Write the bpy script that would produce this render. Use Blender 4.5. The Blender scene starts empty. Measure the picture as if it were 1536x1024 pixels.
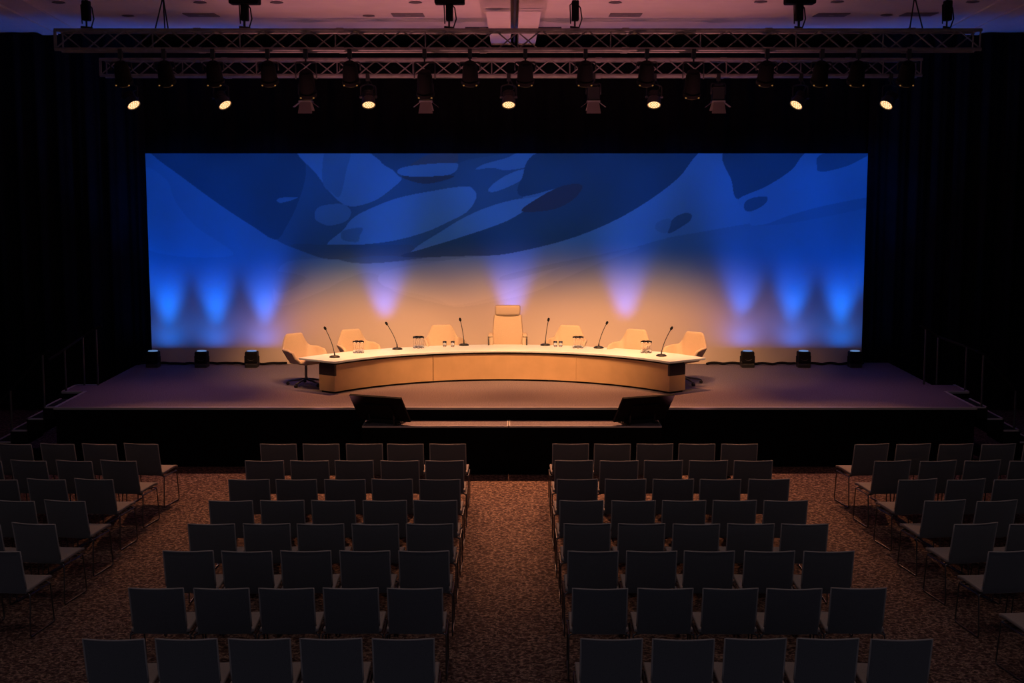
import bpy, math, random
import numpy as np
from mathutils import Vector, Matrix
random.seed(4)
PI = math.pi
SC = bpy.context.scene
COL = SC.collection
# ------------------------------------------------------------------ camera
F = 2032.0; H = 4.4; TH = math.atan(257/F)
cd = bpy.data.cameras.new('camera'); cam = bpy.data.objects.new('camera', cd); COL.objects.link(cam)
cam.location = (0, 0, H); cam.rotation_euler = (PI/2-TH, 0, 0)
cd.sensor_width = 36; cd.lens = F/1536*36; cd.clip_end = 200
SC.camera = cam
# ------------------------------------------------------------------ world, exposure
SC.view_settings.view_transform = 'Standard'; SC.view_settings.look = 'None'
SC.view_settings.gamma = 1; SC.view_settings.use_curve_mapping = False
SC.view_settings.exposure = 0.0
W = bpy.data.worlds.new('world'); SC.world = W; W.use_nodes = True
bg = W.node_tree.nodes['Background']
bg.inputs[0].default_value = (.62, .60, .78, 1); bg.inputs[1].default_value = 0.17

def ray(px, py):
    r = Vector((1, 0, 0)); f = Vector((0, math.cos(TH), -math.sin(TH))); u = Vector((0, math.sin(TH), math.cos(TH)))
    return f*F + r*(px-768) + u*(512-py)
def onZ(px, py, z):
    d = ray(px, py); return Vector((0, 0, H)) + d*((z-H)/d.z)
def onY(px, py, y):
    d = ray(px, py); return Vector((0, 0, H)) + d*(y/d.y)

# key places of the room, metres
YF = onZ(763, 700, 0).y                  # stage front
HS = onY(763, 611, YF).z                 # stage height
YS = onZ(763, 546, HS).y                 # projection cloth
ZC = 6.84                                # ceiling
Y1, Y2 = 19.35, 22.1                     # trusses
TC = onZ(754, 571, HS)                   # middle of the table front foot
TCX = onZ(754, 571, HS).x

def aim(o, tgt):
    d = Vector(tgt)-o.location
    o.rotation_euler = d.to_track_quat('-Z', 'Y').to_euler()
def spot(name, loc, tgt, power, col, ang, blend=.6, rad=.06):
    l = bpy.data.lights.new(name, 'SPOT'); l.energy = power; l.color = col
    l.spot_size = math.radians(ang); l.spot_blend = blend; l.shadow_soft_size = rad
    o = bpy.data.objects.new(name, l); COL.objects.link(o); o.location = loc; aim(o, tgt); return o
def area(name, loc, tgt, power, col, size, spread=180):
    l = bpy.data.lights.new(name, 'AREA'); l.shape = 'DISK'; l.size = size; l.energy = power; l.color = col
    l.spread = math.radians(spread)
    o = bpy.data.objects.new(name, l); COL.objects.link(o); o.location = loc; aim(o, tgt); return o
WARM = (1, .50, .20); BLUE = (0, .148, 1)

GAIN = dict(key=1, back=1, stage=1, beam=1, flood=1, glow=1, wash=1, ceil=1, world=1, spill=1)
bg.inputs[1].default_value *= GAIN['world']
# stage key: warm lamps hung from the front truss, shining upstage
KEYX = [182, 247, 320, 402, 459, 525, 637, 705, 788, 878, 970, 1040, 1150, 1232, 1287, 1362]
KEY_POW = {402: 320, 459: 640, 525: 620, 637: 480, 705: 520, 788: 520, 878: 480, 970: 620, 1040: 640, 1150: 320}
for px in KEYX:
    p = onY(px, 118, Y1)
    if px in KEY_POW:
        tx = TCX + (p.x-TCX)*(1.12 if 500 < px < 1000 else .96)
        spot('key_lamp', (p.x, Y1+.25, p.z-.16), (tx, 23.15, HS+.30), 1.35*KEY_POW[px]*GAIN['key'], (1, .47, .20), 47, .9, .10)
# back lamps on the rear truss, shining down to the front of the audience and the stage edge
GLOWX = [201, 338, 553, 763, 981, 1194, 1329]
for px in GLOWX:
    p = onY(px, 158, Y2)
    c = 1-.68*min(1, abs(px-763)/560)
    spot('back_lamp', (p.x, Y2-.12, p.z-.06), (p.x*.72, 17.5, 0), 1750*c*GAIN['back'], (1, .42, .20), 47, 1, .08)
    edge = abs(px-763) > 350
    spot('stage_lamp', (p.x, Y2-.12, p.z-.06), (p.x*.92, 20.9, HS), (65 if edge else 900)*GAIN['stage'], (1, .42, .85) if edge else (1, .36, .12), 62 if edge else 54, 1, .08)
# house lights dimmed low, in the ceiling over the audience
for x in (-7.5, -4.2, -1.4, 1.4, 4.2, 7.5):
    for y in (10.5, 14.5):
        spot('house_lamp', (x, y, ZC-.06), (x, y+.4, 0), (28 if abs(x) > 5 else 42)*GAIN['back'], (1, .74, .66), 110, 1, .12)
# blue floor uplights
UPX = [246, 318, 392, 575, 768, 940, 1118, 1196, 1268]
for px in UPX:
    p = onY(px, 532, YS-.36)
    side = px < 450 or px > 1100
    spot('uplight_beam', (p.x, YS-.36, HS+.3), (p.x, YS+.02, HS+(1.95 if side else 1.65)), (225 if side else 215)*GAIN['beam'], BLUE, 44, 1, .13)
    spot('uplight_flood', (p.x, YS-.36, HS+.3), (p.x, YS-.03, HS+2.6), (34 if side else 28)*GAIN['flood'], BLUE, 56, 1, .12)
    spot('uplight_spill', (p.x, YS-.36, HS+.3), (p.x, YS-.30, ZC), 35*GAIN['spill'], (.02, .2, 1), 30, 1, .05)
    if side: area('uplight_glow', (p.x, YS-.36, HS+.315), (p.x, YS-.2, HS+2), 3.6*GAIN['glow'], BLUE, .16)
for px, s_ in ((246, -1), (1268, 1)):
    p = onY(px, 532, YS-.36)
    spot('uplight_spill', (p.x, YS-.36, HS+.3), (p.x+s_*2.0, YS-.7, ZC), 250*GAIN['spill'], (.0, .17, 1), 50, 1, .05)
# blue wash over the upper cloth from the rear truss
for px in (215, 360, 500, 640, 780, 920, 1060, 1200, 1340):
    p = onY(px, 120, Y2)
    spot('blue_wash', (p.x, Y2+.25, p.z-.05), (p.x, YS, HS+3.0), 104*GAIN['wash'], (.0, .16, 1), 60, 1, .1)
# added pink fill from unseen floor cans, to brighten the ceiling and trusses
for x, w in ((-3.05, 620), (3.05, 620)):
    spot('ceiling_fill', (x, YF-.7, .25), (x*.5, YF+1.0, ZC), w*GAIN['ceil'], (1, .33, .35), 62, 1, .08)

# ------------------------------------------------------------------ helpers
def prop(o, label=None, cat=None, group=None, kind=None):
    if label: o['label'] = label
    if cat: o['category'] = cat
    if group: o['group'] = group
    if kind: o['kind'] = kind
    return o
def thing(name, loc=(0, 0, 0), rz=0, label=None, cat=None, group=None):
    o = bpy.data.objects.new(name, None); COL.objects.link(o); o.location = loc; o.rotation_euler = (0, 0, rz)
    o.empty_display_size = .1
    return prop(o, label, cat, group)
class MB:
    def __init__(s): s.v = []; s.f = []; s.M = Matrix()
    def add(s, vs, fs):
        n = len(s.v); s.v += [tuple(s.M @ Vector(v)) for v in vs]; s.f += [tuple(n+i for i in f) for f in fs]; return s
    def box(s, x0, x1, y0, y1, z0, z1):
        return s.add([(x0,y0,z0),(x1,y0,z0),(x1,y1,z0),(x0,y1,z0),(x0,y0,z1),(x1,y0,z1),(x1,y1,z1),(x0,y1,z1)],
                     [(0,3,2,1),(4,5,6,7),(0,1,5,4),(1,2,6,5),(2,3,7,6),(3,0,4,7)])
    def tube(s, pts, r, n=8, closed=False):
        pts = [Vector(p) for p in pts]; m = len(pts); vs = []
        up = None
        for i, p in enumerate(pts):
            if closed: t = (pts[(i+1) % m]-pts[i-1])
            else: t = pts[min(i+1, m-1)]-pts[max(i-1, 0)]
            t.normalize()
            if up is None:
                up = Vector((0, 0, 1)) if abs(t.z) < .9 else Vector((1, 0, 0))
            a = t.cross(up); a.normalize(); b = a.cross(t); b.normalize(); up = b
            rr = r[i] if isinstance(r, (list, tuple)) else r
            for k in range(n):
                w = 2*PI*k/n; vs.append(p+a*(rr*math.cos(w))+b*(rr*math.sin(w)))
        fs = []
        for i in range(m if closed else m-1):
            for k in range(n):
                j = (i+1) % m
                fs.append((i*n+k, i*n+(k+1) % n, j*n+(k+1) % n, j*n+k))
        if not closed:
            fs.append(tuple(range(n-1, -1, -1))); fs.append(tuple((m-1)*n+k for k in range(n)))
        return s.add(vs, fs)
    def cyl(s, p0, p1, r0, r1=None, n=16):
        return s.tube([p0, p1], [r0, r0 if r1 is None else r1], n)
    def lathe(s, prof, o=(0, 0, 0), n=20, caps=True):
        vs = []; m = len(prof)
        for r, z in prof:
            for k in range(n):
                w = 2*PI*k/n; vs.append((o[0]+r*math.cos(w), o[1]+r*math.sin(w), o[2]+z))
        fs = [(i*n+k, i*n+(k+1) % n, (i+1)*n+(k+1) % n, (i+1)*n+k) for i in range(m-1) for k in range(n)]
        if caps: fs += [tuple(range(n-1, -1, -1)), tuple((m-1)*n+k for k in range(n))]
        return s.add(vs, fs)
    def grid(s, fn, nu, nv):
        vs = [fn(i/nu, j/nv) for j in range(nv+1) for i in range(nu+1)]
        fs = [(j*(nu+1)+i, j*(nu+1)+i+1, (j+1)*(nu+1)+i+1, (j+1)*(nu+1)+i) for j in range(nv) for i in range(nu)]
        return s.add(vs, fs)
    def prism(s, poly, z0, z1):
        n = len(poly)
        return s.add([(x, y, z0) for x, y in poly]+[(x, y, z1) for x, y in poly],
                     [tuple(range(n-1, -1, -1)), tuple(range(n, 2*n))]+[(i, (i+1) % n, n+(i+1) % n, n+i) for i in range(n)])
    def build(s, name, mat, parent=None, smooth=False, bevel=0, seg=2, sub=0, solid=0):
        me = bpy.data.meshes.new(name); me.from_pydata(s.v, [], s.f); me.update()
        me.materials.append(mat)
        import bmesh
        b = bmesh.new(); b.from_mesh(me); bmesh.ops.recalc_face_normals(b, faces=b.faces); b.to_mesh(me); b.free()
        if smooth:
            me.polygons.foreach_set('use_smooth', [True]*len(me.polygons))
            if smooth == 'a': me.set_sharp_from_angle(angle=math.radians(35))
        o = bpy.data.objects.new(name, me); COL.objects.link(o)
        if parent: o.parent = parent
        if solid:
            m = o.modifiers.new('solid', 'SOLIDIFY'); m.thickness = solid; m.offset = 0
        if bevel:
            m = o.modifiers.new('bevel', 'BEVEL'); m.width = bevel; m.segments = seg; m.limit_method = 'ANGLE'
        if sub:
            m = o.modifiers.new('sub', 'SUBSURF'); m.levels = sub; m.render_levels = sub
        return o
def copy_tree(o, parent=None):
    c = o.copy(); COL.objects.link(c)
    if parent: c.parent = parent
    for ch in list(o.children): copy_tree(ch, c)
    return c
def fillet(pts, r, seg=5):
    pts = [Vector(p) for p in pts]; out = [pts[0]]
    for i in range(1, len(pts)-1):
        a, b, c = pts[i-1], pts[i], pts[i+1]
        d1 = (a-b); d2 = (c-b); rr = min(r, d1.length*.45, d2.length*.45)
        p = b+d1.normalized()*rr; q = b+d2.normalized()*rr
        for k in range(seg+1):
            t = k/seg; out.append(p*(1-t)**2+b*(2*t*(1-t))+q*t*t)
    out.append(pts[-1]); return out

def mat(name, col, rough=.6, metal=0, noise=0, nscale=20, bump=0, bscale=200, emit=None, estr=1, spec=.5, sheen=0, trans=0, col2=None):
    m = bpy.data.materials.new(name); m.use_nodes = True; nt = m.node_tree; b = nt.nodes['Principled BSDF']
    b.inputs['Base Color'].default_value = (*col, 1); b.inputs['Roughness'].default_value = rough
    b.inputs['Metallic'].default_value = metal; b.inputs['Specular IOR Level'].default_value = spec
    if sheen: b.inputs['Sheen Weight'].default_value = sheen; b.inputs['Sheen Roughness'].default_value = .5
    if trans: b.inputs['Transmission Weight'].default_value = trans; b.inputs['IOR'].default_value = 1.45
    tc = nt.nodes.new('ShaderNodeTexCoord')
    if noise or col2:
        n = nt.nodes.new('ShaderNodeTexNoise'); n.inputs['Scale'].default_value = nscale; n.inputs['Detail'].default_value = 5
        nt.links.new(tc.outputs['Object'], n.inputs['Vector'])
        r = nt.nodes.new('ShaderNodeValToRGB'); r.color_ramp.elements[0].position = .35; r.color_ramp.elements[1].position = .65
        c2 = col2 or tuple(c*(1+noise) for c in col)
        c1 = col if col2 else tuple(c*(1-noise) for c in col)
        r.color_ramp.elements[0].color = (*c1, 1); r.color_ramp.elements[1].color = (*c2, 1)
        nt.links.new(n.outputs['Fac'], r.inputs['Fac']); nt.links.new(r.outputs['Color'], b.inputs['Base Color'])
    if bump:
        n2 = nt.nodes.new('ShaderNodeTexNoise'); n2.inputs['Scale'].default_value = bscale; n2.inputs['Detail'].default_value = 3
        nt.links.new(tc.outputs['Object'], n2.inputs['Vector'])
        bp = nt.nodes.new('ShaderNodeBump'); bp.inputs['Strength'].default_value = bump; bp.inputs['Distance'].default_value = .004
        nt.links.new(n2.outputs['Fac'], bp.inputs['Height']); nt.links.new(bp.outputs['Normal'], b.inputs['Normal'])
    if emit:
        b.inputs['Emission Color'].default_value = (*emit, 1); b.inputs['Emission Strength'].default_value = estr
    return m
M = {}
M['black'] = mat('black_painted_metal', (.012, .012, .013), .5)
M['blackm'] = mat('black_matte', (.006, .006, .007), .85, spec=.2)
M['skirt'] = mat('black_skirt_cloth', (.0035, .0035, .004), .95, spec=.1, noise=.3, nscale=6)
M['drape'] = mat('black_drape_velvet', (.005, .005, .007), .9, spec=.15, noise=.25, nscale=4)
M['alu'] = mat('truss_aluminium', (.25, .235, .235), .5, .35, noise=.15, nscale=8)
M['trim'] = mat('aluminium_edge_trim', (.42, .41, .41), .45, .3)
M['dark_rail'] = mat('dark_steel_rail', (.06, .06, .07), .45, .6)
M['chrome'] = mat('chrome_wire', (.13, .125, .13), .36, 1)
M['ceiling'] = mat('painted_ceiling', (.62, .52, .53), .9, noise=.03, nscale=3)
M['ceil_dark'] = mat('ceiling_slot', (.03, .03, .05), .8)
M['vent'] = mat('ceiling_vent_grille', (.16, .14, .17), .7)
M['deck'] = mat('stage_carpet', (.17, .145, .165), .95, noise=.35, nscale=60, bump=.5, bscale=150, spec=.1)
M['chair_fab'] = mat('charcoal_chair_fabric', (.085, .088, .098), .9, noise=.18, nscale=260, bump=.3, bscale=500, spec=.2, sheen=.6)
M['seat_fab'] = mat('taupe_seat_fabric', (.25, .215, .205), .9, noise=.18, nscale=260, bump=.3, bscale=500, spec=.2)
M['piping'] = mat('grey_chair_piping', (.30, .27, .26), .8)
M['cream'] = mat('cream_wool_fabric', (.56, .44, .32), .9, noise=.06, nscale=120, bump=.25, bscale=400, spec=.2)
M['cream2'] = mat('cream_headrest_leather', (.45, .35, .27), .6, spec=.4)
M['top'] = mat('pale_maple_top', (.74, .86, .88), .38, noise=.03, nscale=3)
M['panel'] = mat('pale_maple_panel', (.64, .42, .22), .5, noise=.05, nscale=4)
M['gap'] = mat('dark_shadow_gap', (.02, .014, .012), .7)
M['darkpanel'] = mat('dark_end_panel', (.035, .028, .030), .5)
M['mic'] = mat('black_microphone', (.01, .01, .011), .4)
M['glass'] = mat('clear_glass', (1, 1, 1), .03, trans=1)
M['water'] = mat('water', (.95, .98, 1), .0, trans=1)
M['flap'] = mat('grey_barn_flap', (.12, .10, .10), .7)
M['lens'] = mat('warm_lens', (.1, .05, .02), .3, emit=(1, .45, .14), estr=.9)
M['led'] = mat('warm_led', (.1, .05, .02), .3, emit=(1, .68, .36), estr=1.5)
M['bluelens'] = mat('blue_lens', (.02, .05, .1), .3, emit=(.25, .5, 1), estr=.35)
M['amber'] = mat('amber_lamp_glow', (.1, .04, .01), .3, emit=(1, .45, .12), estr=.18)
M['screenback'] = mat('monitor_shell', (.006, .006, .007), .8, spec=.15)
M['panelglass'] = mat('monitor_glass', (.005, .005, .006), .1)

# patterned audience carpet
def carpet():
    m = mat('patterned_carpet', (.1, .05, .04), .95, spec=.1); nt = m.node_tree; b = nt.nodes['Principled BSDF']
    tc = nt.nodes.new('ShaderNodeTexCoord')
    mp = nt.nodes.new('ShaderNodeMapping'); mp.inputs['Scale'].default_value = (1, 1, 1)
    nt.links.new(tc.outputs['Object'], mp.inputs['Vector'])
    n = nt.nodes.new('ShaderNodeTexNoise'); n.inputs['Scale'].default_value = 9; n.inputs['Detail'].default_value = 3; n.inputs['Distortion'].default_value = 2.2
    v = nt.nodes.new('ShaderNodeTexVoronoi'); v.inputs['Scale'].default_value = 13; v.feature = 'DISTANCE_TO_EDGE'
    mx = nt.nodes.new('ShaderNodeMix'); mx.data_type = 'VECTOR'; mx.inputs[0].default_value = .12
    nt.links.new(mp.outputs[0], mx.inputs[4]); nt.links.new(n.outputs['Color'], mx.inputs[5])
    nt.links.new(mp.outputs[0], n.inputs['Vector']); nt.links.new(mx.outputs[1], v.inputs['Vector'])
    r1 = nt.nodes.new('ShaderNodeValToRGB'); e = r1.color_ramp.elements
    e[0].position = .03; e[0].color = (.20, .135, .11, 1); e[1].position = .12; e[1].color = (.070, .040, .036, 1)
    nt.links.new(v.outputs['Distance'], r1.inputs['Fac'])
    n2 = nt.nodes.new('ShaderNodeTexNoise'); n2.inputs['Scale'].default_value = 28; n2.inputs['Detail'].default_value = 4
    nt.links.new(mp.outputs[0], n2.inputs['Vector'])
    r2 = nt.nodes.new('ShaderNodeValToRGB'); e = r2.color_ramp.elements
    e[0].position = .38; e[0].color = (.35, .33, .33, 1); e[1].position = .62; e[1].color = (1.5, 1.45, 1.4, 1)
    nt.links.new(n2.outputs['Fac'], r2.inputs['Fac'])
    mm = nt.nodes.new('ShaderNodeMix'); mm.data_type = 'RGBA'; mm.blend_type = 'MULTIPLY'; mm.inputs[0].default_value = 1
    nt.links.new(r1.outputs['Color'], mm.inputs[6]); nt.links.new(r2.outputs['Color'], mm.inputs[7])
    nt.links.new(mm.outputs[2], b.inputs['Base Color']); return m
M['carpet'] = carpet()

# ------------------------------------------------------------------ room shell
fl = MB().box(-13, 13, -1, 27, -.1, 0).build('floor', M['carpet']); prop(fl, 'brown and rust patterned carpet floor', 'floor', kind='structure')
cl = MB().box(-13, 13, 5, 27, ZC, ZC+.12).build('ceiling', M['ceiling']); prop(cl, 'pale flat ballroom ceiling over the stage', 'ceiling', kind='structure')
for n, x0, x1 in (('wall_left', -13.1, -13), ('wall_right', 13, 13.1)):
    prop(MB().box(x0, x1, -1, 27, 0, ZC).build(n, M['blackm']), 'black side wall beyond the stage drapes', 'wall', kind='structure')
prop(MB().box(-13, 13, 27, 27.1, 0, ZC).build('wall_back', M['blackm']), 'black back wall behind the drapes', 'wall', kind='structure')
# dropped centre beam with slot
bz = ZC-.2
ba = onZ(733, 44, bz); bb = onZ(807, 44, bz); sa = onZ(766, 44, bz).x; sb = onZ(777, 44, bz).x
beam = MB().box(ba.x, sa, 5.2, 25.6, bz, ZC).box(sb, bb.x, 5.2, 25.6, bz, ZC)
prop(beam.build('trim_1', M['ceiling']), 'dropped ceiling beam running upstage over the centre', 'beam', kind='structure')
prop(MB().box((sa+sb)/2-.012, (sa+sb)/2+.02, 5.2, 25.5, bz+.02, ZC-.02).build('trim_2', M['ceil_dark']), 'dark slot track in the centre ceiling beam', 'track', kind='structure')
# flared cove strips left and right
def cove(pxs, name, txt):
    a0 = onZ(pxs[0], 3, ZC); a1 = onZ(pxs[1], 43, ZC)
    d = (a1-a0).normalized(); p0 = a0-d*4; p1 = a1+d*2.2
    s = -1 if a0.x < 0 else 1
    mb = MB()
    mb.prism([(p0.x, p0.y), (p1.x, p1.y), (p1.x+s*.28, p1.y), (p0.x+s*.28, p0.y)], ZC-.05, ZC+.01)
    mb.prism([(p0.x-s*.42, p0.y), (p1.x-s*.42, p1.y), (p1.x-s*.0, p1.y), (p0.x-s*.0, p0.y)], ZC-.025, ZC+.01)
    prop(mb.build(name, M['ceiling']), txt, 'cove', kind='structure')
cove((0, 77), 'trim_3', 'stepped ceiling cove at the left of the stage')
cove((1536, 1455), 'trim_4', 'stepped ceiling cove at the right of the stage')
# thin recess lines
for nm, a, b_ in (('trim_5', 698, 736), ('trim_6', 806, 842)):
    p = onZ(a, 41, ZC); q = onZ(b_, 41, ZC)
    prop(MB().box(p.x, q.x, p.y-.06, p.y+.04, ZC-.03, ZC+.01).build(nm, M['ceil_dark']), 'short dark recess line beside the centre ceiling beam', 'trim', kind='structure')

ORD = ['first', 'second', 'third', 'fourth', 'fifth', 'sixth', 'seventh', 'eighth', 'ninth', 'tenth', 'eleventh', 'twelfth', 'thirteenth', 'fourteenth', 'fifteenth', 'sixteenth']
for i, (px, py) in enumerate([(302, 22), (612, 22), (938, 22), (1247, 22), (1378, 21)]):
    p = onZ(px, py, ZC)
    t = thing('ceiling_vent', (p.x, p.y, ZC), 0, 'square grey air vent in the ceiling, %s from the left' % ORD[i], 'ceiling vent', 'ceiling vents above the truss')
    MB().box(-.25, .25, -.22, .22, -.012, .0).build('vent_frame', M['vent'], t)
    MB().box(-.04, .04, -.05, .05, -.016, -.012).build('vent_core', M['alu'], t)
for i, (px, py) in enumerate([(40, 2), (88, 3), (192, 23), (300, 3), (415, 3), (553, 23), (623, 3), (923, 3), (1141, 2), (1256, 2), (1330, 22), (1459, 2)]):
    if px == 40: continue
    p = onZ(px, py, ZC)
    t = thing('ceiling_downlight', (p.x, p.y, ZC), 0, 'unlit round ceiling downlight, %s from the left' % ORD[i-1], 'downlight', 'unlit round ceiling downlights')
    MB().lathe([(.085, 0), (.10, -.012), (.07, -.02), (.06, -.004)], n=20).build('downlight_trim', M['vent'], t, True)
    MB().lathe([(.058, -.004), (.058, -.010)], n=16).build('lamp_face', M['blackm'], t)

# ------------------------------------------------------------------ drapes
def drape(name, x0, x1, y, z0, z1, amp, wl, label, skew=0, seed=0):
    rnd = random.Random(seed); ph = [rnd.uniform(0, 6.28) for _ in range(4)]
    n = max(8, int((x1-x0)/.03))
    def fn(u, v):
        x = x0+(x1-x0)*u
        q = amp*math.sin(2*PI*x/wl+ph[0]+.9*math.sin(x*2.1+ph[1]))+amp*.4*math.sin(2*PI*x/(wl*.43)+ph[2])
        k = .55+.45*(1-v)
        return (x, y+skew*u+q*k, z0+(z1-z0)*v)
    o = MB().grid(fn, n, 6).build(name, M['drape'], None, True)
    return prop(o, label, 'curtain', 'black stage drapes')
sl = onY(218, 230, YS); sr = onY(1302, 230, YS); slb = onY(228, 530, YS); srb = onY(1292, 530, YS)
SX0 = (sl.x+slb.x)/2; SX1 = (sr.x+srb.x)/2; SZ1 = sl.z
drape('stage_drape', SX0-.25, SX1+.25, YS+.55, HS-.0, ZC-.22, .05, .5, 'wide black drape hanging behind and above the glowing backdrop', seed=1)
drape('stage_drape', SX0-3.3, SX0-.08, YS+.30, 0.02, ZC-.03, .07, .42, 'black pleated drape left of the backdrop', seed=2)
drape('stage_drape', SX1+.08, SX1+3.3, YS+.30, 0.02, ZC-.03, .07, .42, 'black pleated drape right of the backdrop', seed=3)
drape('stage_drape', -12.9, SX0-3.2, YS+.45, 0.02, ZC-.03, .05, .6, 'black drape at the far left edge of the room', seed=4)
drape('stage_drape', SX1+3.2, 12.9, YS+.45, 0.02, ZC-.03, .05, .6, 'black drape at the far right edge of the room', seed=5)

# ------------------------------------------------------------------ stage
stage = thing('stage_platform', (0, YF, 0), 0, 'wide low carpeted stage with black skirt and silver front edge', 'stage')
XL = onZ(82, 611, HS).x; XR = onZ(1464, 611, HS).x
yn = onZ(138, 587, HS).y; yb = onZ(121, 577, HS).y
xl2 = onZ(94, 587, HS).x; xr2 = onZ(1452, 587, HS).x
yend = YS+.2
poly = [(XL, YF), (XR, YF), (XR, yn), (xr2, yn), (xr2, yb), (XR, yb), (XR, yend), (XL, yend), (XL, yb), (xl2, yb), (xl2, yn), (XL, yn)]
lp = [(x, y-YF) for x, y in poly]
MB().prism([(x, y) for x, y in lp], HS-.02, HS).build('deck', M['deck'], stage)
MB().prism([(x*.999, max(y, .015)) for x, y in lp], 0, HS-.02).build('skirt', M['skirt'], stage)
def strip(a, b, z=HS, w=.022):
    a = Vector((*a, z)); b = Vector((*b, z)); d = (b-a).normalized(); n = Vector((-d.y, d.x, 0))*w
    return [tuple(a-n), tuple(b-n), tuple(b+n), tuple(a+n)]
tr = MB()
for i in (0, 1, 2, 3, 8, 9, 10, 11):
    a, b = lp[i], lp[(i+1) % 12]
    q = strip(a, b); tr.prism([(p[0], p[1]) for p in q], HS-.03, HS+.006)
tr.build('edge_trim', M['trim'], stage)

def steps(s, X, name, label):
    t = thing(name, (X, YF, 0), 0, label, 'steps', 'side steps up to the stage')
    wd = yn-YF-.06
    cols = [.14, .42, .70, .98, 1.26]
    for k in range(5):
        z = HS-.175*k
        x0 = .0 if k == 0 else .16+.25*(k-1); x1 = .16+.25*k
        xa, xb = sorted((s*x0, s*x1))
        MB().box(xa, xb, 0.01, wd if k else wd*.55, max(0, z-.175), z).build('step', M['blackm'], t)
        e = MB().box(xa, xb, -.0, .035, z-.012, z+.008)
        xe = s*x1; e.box(min(xe, xe-s*.03), max(xe, xe-s*.03), 0, wd if k else wd*.55, z-.012, z+.008)
        e.build('nosing', M['trim'], t)
    return t
steps(-1, XL-.02, 'stage_steps', 'black side steps with silver nosings left of the stage')
steps(1, XR+.02, 'stage_steps', 'black side steps with silver nosings right of the stage')

def handrail(posts, name, label, s):
    # posts: (px, topy, x, y, zbase)
    base = Vector((posts[0][2], posts[0][3], 0)); t = thing(name, base, 0, label, 'handrail', 'stage step handrails')
    tops = []
    for px, ty, x, y, zb in posts:
        p = onY(px, ty, y); top = Vector((x, y, p.z))-base; b = Vector((x, y, zb))-base
        tops.append(top)
        MB().tube([b, top], .017, 8).build('post', M['dark_rail'], t)
    r = [tops[0]+Vector((-s*.10, 0, .05)), tops[0]+Vector((0, 0, .0))]+tops[1:]
    last = tops[-1]; d = (tops[-1]-tops[0]) if len(tops) > 1 else Vector((s*1, 0, -.75))
    r.append(last+d.normalized()*.35)
    MB().tube(fillet(r, .05), .018, 8).build('rail', M['blackm'], t)
p = lambda px, py: onZ(px, py, HS)
a = p(148, 577); b_ = p(125, 577); c = p(94, 587)
handrail([(148, 493, a.x, a.y-.03, HS), (125, 505, b_.x+.03, b_.y-.03, HS), (93, 524, xl2+.04, yn+.05, HS)], 'stage_handrail', 'dark handrail with three posts behind the left steps', -1)
fz = p(66, 611)
handrail([(62, 531, fz.x, YF+.03, HS), (22, 585, fz.x-.50, YF+.03, HS-.175*2)], 'stage_handrail', 'dark handrail at the front of the left steps', -1)
a = p(1385, 576); b_ = p(1404, 576)
handrail([(1385, 493, a.x, a.y-.03, HS), (1406, 505, b_.x, b_.y-.03, HS), (1429, 520, p(1430,577).x, yn+.1, HS)], 'stage_handrail', 'dark handrail with three posts behind the right steps', 1)
fz = p(1473, 611)
handrail([(1473, 531, fz.x, YF+.03, HS), (1512, 585, fz.x+.50, YF+.03, HS-.175*2)], 'stage_handrail', 'dark handrail at the front of the right steps', 1)

# low boxes before the stage
ya = YF-.52
zt = onY(763, 639, ya).z
for nm, x0, x1 in (('left', onY(543, 639, ya).x, onY(762.6, 639, ya).x), ('right', onY(763.2, 639, ya).x, onY(993, 639, ya).x)):
    t = thing('front_riser', ((x0+x1)/2, ya, 0), 0, 'low black riser box against the stage front, %s of the centre joint' % nm, 'riser', 'riser boxes before the stage')
    w = (x1-x0)/2-.002
    MB().box(-w, w, 0, .50, 0, zt-.02).build('box_body', M['skirt'], t)
    MB().box(-w, w, 0, .50, zt-.02, zt-.004).build('box_top', M['deck'], t)
    e = MB().box(-w, w, -.006, .014, zt-.022, zt+.002)
    e.box(-w, -w+.018, .014, .5, zt-.022, zt+.002).box(w-.018, w, .014, .5, zt-.022, zt+.002)
    e.build('edge_trim', M['trim'], t)

# confidence monitors
def monitor(px0, s, label):
    # corners in photo: outer top, inner top, inner bottom, outer bottom
    x = onY(px0, 632, YF-.24).x
    t = thing('presenter_monitor', (x, YF-.26, zt), 0, label, 'monitor', 'presenter monitors at the stage front')
    R = Matrix.Translation((0, 0, .05)) @ Matrix.Rotation(-s*math.radians(22), 4, 'Z') @ Matrix.Rotation(math.radians(38), 4, 'X')
    def mk(): m = MB(); m.M = R; return m
    w, h = .42, .50
    mk().box(-w, w, -.02, .018, 0, h).build('shell', M['screenback'], t, bevel=.006)
    mk().box(-w+.015, w-.015, .018, .021, .015, h-.015).build('screen', M['panelglass'], t)
    mk().box(-.22, .22, -.05, -.02, .08, .36).build('rear_housing', M['screenback'], t, bevel=.012)
    st = MB(); st.M = Matrix.Rotation(-s*math.radians(22), 4, 'Z')
    st.box(-.26, -.2, -.12, .17, 0, .02).box(.2, .26, -.12, .17, 0, .02).box(-.26, .26, -.03, .03, 0.0, .055)
    st.tube([(-.2, -.11, .015), (-.2, -.13, .16)], .012).tube([(.2, -.11, .015), (.2, -.13, .16)], .012)
    st.build('stand', M['black'], t)
monitor(578, 1, 'black presenter monitor on the left riser box, its back to the audience')
monitor(958, -1, 'black presenter monitor on the right riser box, its back to the audience')

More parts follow.
